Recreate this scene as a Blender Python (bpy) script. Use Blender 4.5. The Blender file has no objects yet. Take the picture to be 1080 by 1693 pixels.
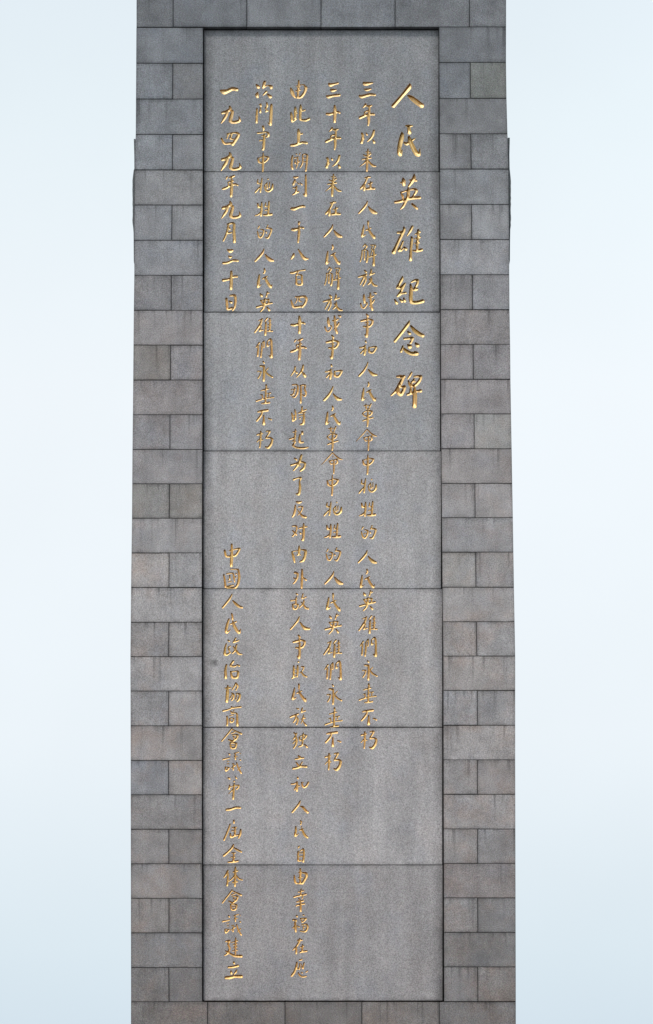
import bpy, math, random
import numpy as np
random.seed(7); np.random.seed(7)
C = bpy.context.scene.collection
S = bpy.context.scene

# ------------------------------------------------------------------ camera, sky, sun, exposure
PX = 136.0                       # pixels of the 1080x1693 survey drawing per metre
ZB = 15.0                        # height above the plaza of the lowest course surveyed
FW, FH = 1080.0, 1693.0
DIST, EYE = 60.0, 1.7
cam_d = bpy.data.cameras.new('camera'); cam = bpy.data.objects.new('camera', cam_d); C.objects.link(cam)
cam_d.sensor_fit = 'VERTICAL'; cam_d.sensor_height = 24.0
hh = FH/PX
cam_d.lens = DIST*24.0/hh
cam_d.shift_y = (ZB+hh/2-EYE)/hh
cam_d.clip_end = 6000
cam.location = (0, -DIST, EYE); cam.rotation_euler = (math.radians(90), 0, 0)
S.camera = cam

SUN_EL, SUN_AZ = math.radians(56), math.radians(-34)      # azimuth measured from the camera side towards the left
w = bpy.data.worlds.new('World'); S.world = w; w.use_nodes = True
nt = w.node_tree; N = nt.nodes; L = nt.links; N.clear()
def wn(t, **k):
    n = N.new(t)
    for a, b in k.items(): setattr(n, a, b)
    return n
sky = wn('ShaderNodeTexSky', sky_type='NISHITA', sun_disc=False, sun_elevation=SUN_EL, sun_rotation=math.radians(180)+SUN_AZ, dust_density=4.0, air_density=1.0)
tc = wn('ShaderNodeTexCoord'); sep = wn('ShaderNodeSeparateXYZ'); L.new(tc.outputs['Generated'], sep.inputs[0])
ramp = wn('ShaderNodeValToRGB'); L.new(sep.outputs['Z'], ramp.inputs[0])
cr = ramp.color_ramp
cr.elements[0].position = 0.0; cr.elements[0].color = (5.4, 6.2, 7.0, 1)
cr.elements[1].position = 1.0; cr.elements[1].color = (11.5, 12.3, 13.2, 1)
for p, c in ((0.20, (6.5, 7.7, 8.7)), (0.23, (7.7, 8.8, 9.5)), (0.268, (8.9, 9.6, 10.1)), (0.33, (9.15, 9.75, 10.2)), (0.375, (8.4, 9.3, 9.8)), (0.41, (7.9, 8.8, 9.5)), (0.6, (8.8, 9.7, 10.5))):
    e = cr.elements.new(p); e.color = (*c, 1)
nz = wn('ShaderNodeTexNoise'); nz.inputs['Scale'].default_value = 5.5; nz.inputs['Detail'].default_value = 5
L.new(tc.outputs['Generated'], nz.inputs['Vector'])
mr = wn('ShaderNodeMapRange'); mr.inputs[1].default_value = .3; mr.inputs[2].default_value = .7; mr.inputs[3].default_value = .935; mr.inputs[4].default_value = 1.04
L.new(nz.outputs[0], mr.inputs[0])
mul = wn('ShaderNodeVectorMath', operation='SCALE'); L.new(ramp.outputs[0], mul.inputs[0]); L.new(mr.outputs[0], mul.inputs['Scale'])
mix = wn('ShaderNodeMix', data_type='RGBA'); mix.inputs[0].default_value = .97        # cloud veil over the clear sky
L.new(sky.outputs[0], mix.inputs[6]); L.new(mul.outputs[0], mix.inputs[7])
bg = wn('ShaderNodeBackground'); bg.inputs[1].default_value = 0.066; L.new(mix.outputs[2], bg.inputs[0])
wo = wn('ShaderNodeOutputWorld'); L.new(bg.outputs[0], wo.inputs[0])

sun_d = bpy.data.lights.new('sun', 'SUN'); sun_d.energy = 1.5; sun_d.angle = math.radians(10); sun_d.color = (1.0, .965, .92)
sun = bpy.data.objects.new('sun', sun_d); C.objects.link(sun)
from mathutils import Vector
sd = Vector((math.sin(SUN_AZ)*math.cos(SUN_EL), -math.cos(SUN_AZ)*math.cos(SUN_EL), math.sin(SUN_EL)))
sun.rotation_euler = sd.to_track_quat('Z', 'Y').to_euler(); sun.location = sd*50
S.view_settings.view_transform = 'Standard'; S.view_settings.look = 'None'
S.view_settings.exposure = .6; S.view_settings.gamma = 1; S.view_settings.use_curve_mapping = False

# ------------------------------------------------------------------ helpers
def wx(X): return (X-540.0)/PX
def wz(Y): return ZB+(FH-Y)/PX
def interp(tab, v):
    return float(np.interp(v, [a for a, b in tab], [b for a, b in tab]))
def obj(name, mesh, parent=None, mat=None):
    o = bpy.data.objects.new(name, mesh); C.objects.link(o)
    if parent: o.parent = parent
    if mat and not mesh.materials: mesh.materials.append(mat)
    return o
def new_mesh(name, vs, fs, mat=None, uv=None, size=None, smooth=False):
    m = bpy.data.meshes.new(name); m.from_pydata([tuple(v) for v in vs], [], fs)
    if uv is not None:
        a = m.uv_layers.new(name='local'); b = m.uv_layers.new(name='size')
        li = np.empty(len(m.loops), np.int32); m.loops.foreach_get('vertex_index', li)
        va = np.array(uv, np.float32)[li]; a.data.foreach_set('uv', va.ravel())
        b.data.foreach_set('uv', np.tile(np.array(size, np.float32), (len(li), 1)).ravel())
    if smooth: m.polygons.foreach_set('use_smooth', [True]*len(m.polygons))
    if mat: m.materials.append(mat)
    m.update(); return m

class NT:
    def __init__(s, mat): s.t = mat.node_tree; s.t.nodes.clear()
    def n(s, typ, ins={}, **k):
        x = s.t.nodes.new(typ)
        for a, b in k.items(): setattr(x, a, b)
        for a, b in ins.items():
            if hasattr(b, 'is_linked') or isinstance(b, bpy.types.NodeSocket): s.t.links.new(b, x.inputs[a])
            else: x.inputs[a].default_value = b
        return x
    def m(s, op, a, b=0.0, c=None, clamp=False):
        i = {0: a, 1: b}
        if c is not None: i[2] = c
        return s.n('ShaderNodeMath', i, operation=op, use_clamp=clamp).outputs[0]
    def rng(s, v, a, b, c, d): return s.n('ShaderNodeMapRange', {0: v, 1: a, 2: b, 3: c, 4: d}).outputs[0]
    def noise(s, vec, sc, det=2, ro=.5): return s.n('ShaderNodeTexNoise', {'Vector': vec, 'Scale': sc, 'Detail': det, 'Roughness': ro}).outputs[0]
    def mapv(s, vec, sc, loc=(0, 0, 0)): return s.n('ShaderNodeMapping', {0: vec, 3: sc, 1: loc}).outputs[0]
    def mixc(s, f, a, b, bt='MIX'): return s.n('ShaderNodeMix', {0: f, 6: a, 7: b}, data_type='RGBA', blend_type=bt).outputs[2]
    def scale(s, col, f): return s.n('ShaderNodeVectorMath', {0: col, 3: f}, operation='SCALE').outputs[0]

def granite(name, drip=1.0, slab=False):
    REC = .055
    mat = bpy.data.materials.new(name); mat.use_nodes = True; t = NT(mat)
    P = t.n('ShaderNodeNewGeometry').outputs['Position']
    oi = t.n('ShaderNodeObjectInfo'); rnd = oi.outputs['Random']
    off = t.n('ShaderNodeCombineXYZ', {0: t.m('MULTIPLY', rnd, 37.0), 1: t.m('MULTIPLY', rnd, 91.0), 2: t.m('MULTIPLY', rnd, 53.0)}).outputs[0]
    PO = P if slab else t.n('ShaderNodeVectorMath', {0: P, 1: off}, operation='ADD').outputs[0]
    uv = t.n('ShaderNodeSeparateXYZ', {0: t.n('ShaderNodeUVMap', uv_map='local').outputs[0]})
    sz = t.n('ShaderNodeSeparateXYZ', {0: t.n('ShaderNodeUVMap', uv_map='size').outputs[0]})
    u, v, W, H = uv.outputs[0], uv.outputs[1], sz.outputs[0], sz.outputs[1]
    du = t.m('MINIMUM', u, t.m('SUBTRACT', W, u)); vt = t.m('SUBTRACT', H, v); dv = t.m('MINIMUM', v, vt)
    wob = t.noise(PO, 9.0, 4, .6)
    # crystals
    f = t.rng(t.noise(P, 78.0, 4, .85), .36, .64, .56, 1.44)
    g = t.noise(P, 28.0, 3, .7)
    f = t.m('MULTIPLY', f, t.rng(g, .25, .75, .95, 1.05))
    white = t.rng(t.noise(P, 75.0, 1, .5), .64, .76, 0.0, .40)
    black = t.rng(t.noise(t.mapv(P, (1, 1, 1), (9, 3, 5)), 70.0, 1, .5), .64, .78, 0.0, .40)
    f = t.m('MULTIPLY', t.m('ADD', f, white), t.m('SUBTRACT', 1.0, black))
    # clouds of tone in the stone and rain streaks
    f = t.m('MULTIPLY', f, t.rng(t.noise(t.mapv(PO, (1.6, 1, .6)), 1.5, 4, .55), .32, .68, .89, 1.09) if slab else t.rng(t.noise(PO, 3.2, 6, .65), .32, .68, .78, 1.17))
    f = t.m('MULTIPLY', f, t.rng(t.noise(PO, 6.0, 4, .6), .3, .7, .95, 1.05))
    st = t.noise(t.mapv(PO, (4.2, 1, .5)), 1.0, 6, .62)
    f = t.m('MULTIPLY', f, t.rng(st, .34, .60, .88 if slab else .90, 1.05))
    # soot drips running down from the joint above
    dn = t.noise(t.mapv(PO, (19, 1, .3)), 1.0, 3, .6)
    dl = t.rng(dn, .54, .68, 0.0, .45*drip)
    fall = t.rng(t.m('ADD', vt, t.m('MULTIPLY', t.m('SUBTRACT', wob, .5), .25)), 0.0, t.rng(t.noise(t.mapv(PO, (9, 1, .1), (7, 1, 2)), 1.0, 2, .5), .4, .62, .06, .42), 1.0, 0.0)
    f = t.m('MULTIPLY', f, t.m('SUBTRACT', 1.0, t.m('MULTIPLY', dl, fall)))
    # grime along the edges
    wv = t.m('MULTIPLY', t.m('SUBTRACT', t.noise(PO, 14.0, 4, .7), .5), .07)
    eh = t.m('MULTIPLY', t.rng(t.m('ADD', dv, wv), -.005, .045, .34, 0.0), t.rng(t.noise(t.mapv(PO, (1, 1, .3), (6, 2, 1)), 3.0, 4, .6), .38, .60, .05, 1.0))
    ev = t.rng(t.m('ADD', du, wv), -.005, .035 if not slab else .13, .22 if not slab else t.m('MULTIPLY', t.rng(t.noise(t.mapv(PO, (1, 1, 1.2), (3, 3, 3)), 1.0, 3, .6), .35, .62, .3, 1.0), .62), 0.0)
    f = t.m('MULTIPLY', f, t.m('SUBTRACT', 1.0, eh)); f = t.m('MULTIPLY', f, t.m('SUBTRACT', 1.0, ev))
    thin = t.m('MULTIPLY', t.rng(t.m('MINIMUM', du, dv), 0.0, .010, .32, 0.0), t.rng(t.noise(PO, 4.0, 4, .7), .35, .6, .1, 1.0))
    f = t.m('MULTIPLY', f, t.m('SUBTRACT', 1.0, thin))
    if slab:      # one round stain beside the sixth character of the last line
        d = t.n('ShaderNodeVectorMath', {0: P, 1: (wx(354.5), REC, wz(1093))}, operation='DISTANCE').outputs[1]
        d = t.m('ADD', d, t.m('MULTIPLY', t.m('SUBTRACT', wob, .5), .05))
        f = t.m('MULTIPLY', f, t.rng(d, .014, .066, .34, 1.0))
    col = oi.outputs['Color']
    warm = t.rng(t.noise(t.mapv(PO, (1, 1, 1), (4, 4, 4)), 3.0, 5, .65), .48, .68, 0.0, .8 if not slab else .22)
    if not slab: warm = t.m('MULTIPLY', warm, t.rng(t.n('ShaderNodeSeparateXYZ', {0: P}).outputs[2], wz(150), wz(1150), .12, 1.0))
    col = t.mixc(warm, col, t.mixc(1.0, col, (1.06, .93, .86, 1), 'MULTIPLY'))
    cool = t.rng(t.noise(t.mapv(PO, (1, 1, 1), (14, 2, 8)), 3.1, 3, .6), .52, .72, 0.0, .5)
    col = t.mixc(cool, col, t.mixc(1.0, col, (.92, .97, 1.06, 1), 'MULTIPLY'))
    chroma = t.n('ShaderNodeTexNoise', {'Vector': P, 'Scale': 70.0, 'Detail': 1})
    col = t.mixc(.10, col, t.scale(chroma.outputs['Color'], .62), 'MIX')
    col = t.scale(col, f)
    bmp = t.n('ShaderNodeBump', {'Strength': .35, 'Distance': .004, 'Height': t.noise(P, 80.0, 4, .7)})
    b = t.n('ShaderNodeBsdfPrincipled', {'Base Color': col, 'Roughness': .82, 'Normal': bmp.outputs[0], 'Specular IOR Level': .3})
    t.n('ShaderNodeOutputMaterial', {0: b.outputs[0]})
    return mat
M_block = granite('granite_block'); M_slab = granite('granite_slab', .25, True)
def simple(name, col, rough, metal=0.0, amp=.12, sc=20.0, bump=0.0):
    mat = bpy.data.materials.new(name); mat.use_nodes = True; t = NT(mat)
    P = t.n('ShaderNodeNewGeometry').outputs['Position']
    f = t.rng(t.noise(P, sc, 5, .65), .3, .7, 1-amp, 1+amp)
    c = t.scale((*col, ), f) if False else t.n('ShaderNodeVectorMath', {0: col, 3: f}, operation='SCALE').outputs[0]
    ins = {'Base Color': c, 'Roughness': rough, 'Metallic': metal}
    if bump: ins['Normal'] = t.n('ShaderNodeBump', {'Strength': .5, 'Distance': bump, 'Height': t.noise(P, sc*2, 4, .6)}).outputs[0]
    b = t.n('ShaderNodeBsdfPrincipled', ins); t.n('ShaderNodeOutputMaterial', {0: b.outputs[0]}); return mat
M_core = simple('dark_mortar', (.05, .05, .052), .95)
M_paving = simple('plaza_paving', (.115, .112, .11), .85, 0, .15, 1.2)
# gilding, worn a little towards red-brown bole
def gold():
    mat = bpy.data.materials.new('worn_gilding'); mat.use_nodes = True; t = NT(mat)
    P = t.n('ShaderNodeNewGeometry').outputs['Position']; oi = t.n('ShaderNodeObjectInfo')
    wear = t.rng(t.noise(P, 11.0, 4, .6), .56, .78, 0.0, .5)
    c = t.mixc(wear, oi.outputs['Color'], (.62, .36, .20, 1))
    c = t.scale(c, t.rng(t.noise(P, 45.0, 3, .6), .3, .7, .85, 1.12))
    bm = t.n('ShaderNodeBump', {'Strength': .25, 'Distance': .004, 'Height': t.noise(P, 40.0, 3, .6)})
    b = t.n('ShaderNodeBsdfPrincipled', {'Base Color': c, 'Roughness': .52, 'Metallic': .55, 'Normal': bm.outputs[0]})
    t.n('ShaderNodeOutputMaterial', {0: b.outputs[0]}); return mat
M_gold = gold()

# ------------------------------------------------------------------ ground
g = new_mesh('plaza', [(-2500, -2500, 0), (2500, -2500, 0), (2500, 2500, 0), (-2500, 2500, 0)], [(0, 1, 2, 3)], M_paving)
go = obj('ground', g); go['kind'] = 'structure'

# ------------------------------------------------------------------ the monument
mon = bpy.data.objects.new('stone_monument', None); C.objects.link(mon)
mon['label'] = 'tall grey granite monument shaft with gilded engraved Chinese inscription on a recessed panel'
mon['category'] = 'monument'
DEPTH = 2.9          # shaft depth
REC = .055           # recess of the panel
LO = [(-200, 226.4), (0, 225.6), (222, 224.2), (281, 222.6), (397, 221.8), (455, 221.8), (513, 221.0), (628, 220.0), (743, 218.8), (857, 218.0), (971, 216.4), (1086, 215.4), (1257, 215.8), (1656, 216.4), (1900, 216)]
RO = [(-200, 836.6), (0, 837.4), (105, 837.2), (163, 838.0), (221, 839.6), (280, 841.4), (397, 842.2), (455, 842.6), (513, 843.0), (570, 844.0), (628, 844.5), (686, 845.5), (742, 846.5), (856, 848.5), (971, 850.3), (1085, 852.4), (1256, 852.4), (1656, 853.4), (1900, 853.6)]
LI = [(0, 336.3), (743, 335.2), (971, 334.3), (1656, 334.8)]
RI = [(50, 725.8), (400, 728.0), (743, 729.6), (971, 731.5), (1085, 733.0), (1656, 734.2)]
LM = [(45, 286.4), (281, 285.2), (571, 282.5), (857, 280.2), (1200, 279.0), (1656, 279.6)]
RM = [(45, 776.5), (105, 777.5), (281, 779.3), (571, 782.5), (742, 784.5), (856, 786), (1028, 788), (1140, 789.3), (1656, 790.3)]
YL = [45.5, 104.8, 164, 222.5, 281, 339, 397.2, 455.3, 513.2, 570.6, 628.3, 685.8, 743.2, 800, 857, 914.3, 971.3, 1028.8, 1085.7, 1142.5, 1200, 1257.3, 1314.2, 1371.2, 1428.3, 1485.4, 1542.4, 1599.6, 1656.3]
YR = [44.3, 103.3, 162.7, 221.4, 279.6, 338.2, 396.1, 454.2, 512, 569.6, 627.2, 684.4, 742, 799.4, 856, 913, 971, 1028, 1084.8, 1141.7, 1199.2, 1256.3, 1313.2, 1370.6, 1427.6, 1484.6, 1541.6, 1598.8, 1656]

def block(name, q, y0, y1, col, mat=M_block, gap=.42, bev=.42, parent=mon):
    """q: four survey corners TL TR BR BL; y0 front, y1 back"""
    (ax, ay), (bx, by), (cx, cy), (dx, dy) = q
    q = [(ax+gap, ay+gap), (bx-gap, by+gap), (cx-gap, cy-gap), (dx+gap, dy-gap)]
    r = [(q[0][0]+bev, q[0][1]+bev), (q[1][0]-bev, q[1][1]+bev), (q[2][0]-bev, q[2][1]-bev), (q[3][0]+bev, q[3][1]-bev)]
    ctr = (sum(p[0] for p in q)/4, sum(p[1] for p in q)/4)
    ox, oz = wx(ctr[0]), wz(ctr[1]); oy = (y0+y1)/2
    j = [random.uniform(-.0015, .0015) for _ in range(4)]; bd = bev/PX
    V = []
    for i, p in enumerate(r): V.append((wx(p[0]), y0+j[i], wz(p[1])))
    for i, p in enumerate(q): V.append((wx(p[0]), y0+bd+j[i], wz(p[1])))
    for p in q: V.append((wx(p[0]), y1, wz(p[1])))
    W = (q[1][0]-q[0][0]+q[2][0]-q[3][0])/2/PX; H = (q[3][1]-q[0][1]+q[2][1]-q[1][1])/2/PX
    x0, z0 = wx((q[0][0]+q[3][0])/2), wz((q[3][1]+q[2][1])/2)
    uv = [(x-x0, z-z0) for x, y, z in V]
    V = [(x-ox, y-oy, z-oz) for x, y, z in V]
    F = [(3, 2, 1, 0), (8, 9, 10, 11)]
    for i in range(4):
        k = (i+1) % 4; F += [(i, k, 4+k, 4+i), (4+i, 4+k, 8+k, 8+i)]
    o = obj(name, new_mesh(name, V, F, mat, uv, (W, H)), parent); o.location = (ox, oy, oz); o.color = (*col, 1)
    return o

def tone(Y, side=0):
    """stone tone by height; soiling and lens vignette painted in as darker ends"""
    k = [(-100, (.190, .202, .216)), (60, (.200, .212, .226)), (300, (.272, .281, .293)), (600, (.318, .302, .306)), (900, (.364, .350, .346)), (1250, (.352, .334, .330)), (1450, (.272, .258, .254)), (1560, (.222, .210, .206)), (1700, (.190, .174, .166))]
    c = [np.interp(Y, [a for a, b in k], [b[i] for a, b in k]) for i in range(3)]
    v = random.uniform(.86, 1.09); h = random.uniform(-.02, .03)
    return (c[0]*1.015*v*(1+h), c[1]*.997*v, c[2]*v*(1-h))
brown = (.258, .243, .230); red = (.275, .246, .240)
special_L = {(9, 0): (.275, .252, .236), (13, 0): brown, (13, 1): brown, (4, 0): None, (1, 0): None, (20, 0): (.285, .262, .255), (21, 0): (.245, .24, .252)}
special_R = {(1, 1): (.225, .232, .218), (15, 0): (.305, .285, .272), (24, 0): red, (22, 1): None, (21, 0): (.305, .283, .278), (21, 1): (.302, .272, .262), (11, 1): (.29, .28, .272), (26, 0): (.27, .252, .246)}
BACK = .95
for side in (0, 1):
    Ys = YR if side else YL
    O, I, Mi, sp = (RO, RI, RM, special_R) if side else (LO, LI, LM, special_L)
    for i in range(len(Ys)-1):
        a, b = Ys[i], Ys[i+1]
        o0, o1 = interp(O, a+1.2), interp(O, b-1.2)
        if side: e = [(interp(I, a), interp(I, b)), (o0, o1)]
        else: e = [(o0, o1), (interp(I, a), interp(I, b))]
        if i % 2:
            m = (interp(Mi, a)+random.uniform(-.3, .3), interp(Mi, b)+random.uniform(-.3, .3)); e = [e[0], m, e[1]]
        for n in range(len(e)-1):
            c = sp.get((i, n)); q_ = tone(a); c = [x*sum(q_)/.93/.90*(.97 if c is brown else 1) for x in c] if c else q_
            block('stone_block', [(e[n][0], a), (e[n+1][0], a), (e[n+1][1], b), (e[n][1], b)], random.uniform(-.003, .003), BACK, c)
# lintel courses above and the courses below the panel
def course(Ya, Yb, joints):
    xs = [interp(LO, (Ya+Yb)/2)] + joints + [interp(RO, (Ya+Yb)/2)]
    for n in range(len(xs)-1):
        ya0 = np.interp(xs[n], [216, 850], Ya) if isinstance(Ya, tuple) else Ya
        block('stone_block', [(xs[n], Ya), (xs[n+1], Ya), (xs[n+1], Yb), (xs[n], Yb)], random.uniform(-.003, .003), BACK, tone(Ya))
course(-13.5, 44.9, [286.5, 408.3, 531, 653.5, 776.3])
course(-72, -13.5, [347, 470, 592, 715])
course(-131, -72, [286.5, 408.3, 531, 653.5, 776.3])
course(1656.2, 1713.5, [343.4, 471.5, 598.5, 726.5])
course(1713.5, 1770.5, [279, 407, 535, 662, 790])
course(1770.5, 1828, [343.4, 471.5, 598.5, 726.5])
# core of the shaft behind the facing, upper courses, cap, lower shaft and stepped plinth (all outside the frame or behind)
def frustum(name, zs, mat, col=(.28, .28, .285), y0=0.0, parent=mon):
    """zs: list of (z, xl, xr, yf, yb)"""
    V = []; F = []
    for z, xl, xr, yf, yb in zs: V += [(xl, yf, z), (xr, yf, z), (xr, yb, z), (xl, yb, z)]
    for k in range(len(zs)-1):
        for i in range(4):
            j = (i+1) % 4; F.append((k*4+i, k*4+j, k*4+4+j, k*4+4+i))
    F.append((3, 2, 1, 0)); n = len(zs)-1; F.append((n*4, n*4+1, n*4+2, n*4+3))
    uv = [(5, 5)]*len(V)
    o = obj(name, new_mesh(name, V, F, mat, uv, (10, 10)), parent); o.color = (*col, 1); return o
zt, zb_ = wz(-130), wz(1827)
def xl(Y): return wx(interp(LO, Y))
def xr(Y): return wx(interp(RO, Y))
frustum('core', [(zb_, xl(1828)+.02, xr(1828)-.02, REC+.14, DEPTH-.02), (zt, xl(-131)+.02, xr(-131)-.02, REC+.14, DEPTH-.02)], M_core)
# joint filler just behind the faces of the border stones
for nm, q in (('joint_mortar', (LO, LI)), ('joint_mortar', (RI, RO))):
    V = []; F = []; ysamp = [46, 222, 223, 281, 282, 500, 743, 971, 1200, 1655]
    for Y in ysamp: V += [(wx(interp(q[0], Y))+.010, .020, wz(Y)), (wx(interp(q[1], Y))-.010, .020, wz(Y))]
    for k in range(len(ysamp)-1): F.append((2*k, 2*k+2, 2*k+3, 2*k+1))
    nb = len(V); V += [(x, y+.04, z) for x, y, z in V]; F += [tuple(nb+i for i in reversed(f)) for f in F]
    obj(nm, new_mesh(nm, V, F, M_core), mon)
for Ya, Yb in ((-131, 43), (1658, 1827)):
    V = [(xl(Ya)+.01, .02, wz(Ya)), (xr(Ya)-.01, .02, wz(Ya)), (xr(Yb)-.01, .02, wz(Yb)), (xl(Yb)+.01, .02, wz(Yb))]; V += [(x, y+.04, z) for x, y, z in V]
    obj('joint_mortar', new_mesh('joint_mortar', V, [(0, 1, 2, 3)[::-1], (4, 5, 6, 7), (0, 1, 5, 4), (1, 2, 6, 5), (2, 3, 7, 6), (3, 0, 4, 7)], M_core), mon)
# masonry of the flanks, course by course behind the corner stones
for s_ in (-1, 1):
    Ys = [-131, -72, -13.5]+(YL if s_ < 0 else YR)+[1713.5, 1770.5, 1828]
    for i in range(len(Ys)-1):
        a, b = Ys[i]+.55, Ys[i+1]-.55; X = xl if s_ < 0 else xr
        cuts = [BACK+.006, 1.9, DEPTH] if i % 2 else [BACK+.006, 1.45, 2.35, DEPTH]
        for n in range(len(cuts)-1):
            ya, yb = cuts[n]+.004, cuts[n+1]-.004; t0 = s_*.5
            V = [(X(a+.7), ya, wz(a)), (X(a+.7), yb, wz(a)), (X(b-.7), yb, wz(b)), (X(b-.7), ya, wz(b))]
            V += [(x-t0, y, z) for x, y, z in V]
            uv = [(0, (b-a)/PX), (yb-ya, (b-a)/PX), (yb-ya, 0), (0, 0)]*2
            F = [(0, 1, 2, 3), (7, 6, 5, 4), (0, 4, 5, 1), (1, 5, 6, 2), (2, 6, 7, 3), (3, 7, 4, 0)]
            if s_ > 0: F = [f[::-1] for f in F]
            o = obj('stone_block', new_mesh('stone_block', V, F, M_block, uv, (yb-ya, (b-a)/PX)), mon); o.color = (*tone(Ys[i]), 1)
frustum('upper_shaft', [(zt+.004, xl(-131), xr(-131), 0, DEPTH), (zt+4.2, xl(-131)+.08, xr(-131)-.08, .05, DEPTH-.05)], M_block)
frustum('cap', [(zt+4.2, -2.75, 2.75, -.45, DEPTH+.45), (zt+4.7, -2.8, 2.8, -.5, DEPTH+.5), (zt+5.6, -2.0, 2.0, .3, DEPTH-.3), (zt+6.4, -1.8, 1.8, .4, DEPTH-.4)], M_block)
frustum('lower_shaft', [(6.0, -2.55, 2.5, -.12, DEPTH+.12), (zb_-.004, xl(1828), xr(1828), 0, DEPTH)], M_block)
frustum('pedestal', [(1.2, -4.2, 4.2, -2.0, DEPTH+2.0), (5.2, -3.9, 3.9, -1.7, DEPTH+1.7), (5.21, -4.2, 4.2, -2.0, DEPTH+2.0), (5.6, -4.2, 4.2, -2.0, DEPTH+2.0), (6.0, -2.9, 2.9, -.6, DEPTH+.6)], M_block)
frustum('plinth', [(0.0, -7, 7, -5, DEPTH+5), (1.2, -7, 7, -5, DEPTH+5)], M_block)

# dark slivers added for a jagged outline at both edges, no real moulding
def sliver(pts, inner, sgn):
    V = []; F = []; n = len(pts)
    for Y, X in pts:
        xi = wx(interp(inner, Y))-sgn*.0; V += [(wx(X), .03, wz(Y)), (xi, .03, wz(Y)), (wx(X)+sgn*-.01, .5, wz(Y)), (xi, .5, wz(Y))]
    for k in range(n-1):
        a, b = 4*k, 4*k+4
        F += [(a, b, b+1, a+1), (a+2, a+3, b+3, b+2), (a, a+2, b+2, b), (a+1, b+1, b+3, a+3)]
    F += [(0, 1, 3, 2), (4*n-4, 4*n-2, 4*n-1, 4*n-3)]
    o = obj('outline_sliver', new_mesh('outline_sliver', V, F, M_block, [(3, 3)]*len(V), (6, 6)), mon); o.color = (.10, .11, .115, 1)
rj = lambda: random.uniform(-.35, .35)
LA = [(228, 221.2), (229, 221.3), (255, 222.0), (277, 222.2), (280, 221.0), (290, 219.8)]+[(y, 219.2+rj()) for y in range(297, 372, 5)]+[(375, 220.2), (384, 220.9), (400, 221.0), (430, 221.2)]
RA = [(226, 843.2), (227, 843.3), (255, 842.6), (277, 843.0), (288, 844.2)]+[(y, 845.0+rj()) for y in range(296, 372, 5)]+[(378, 844.0), (400, 843.6), (429, 843.4)]
sliver(LA, LO, -1); sliver(RA, RO, 1)

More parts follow.
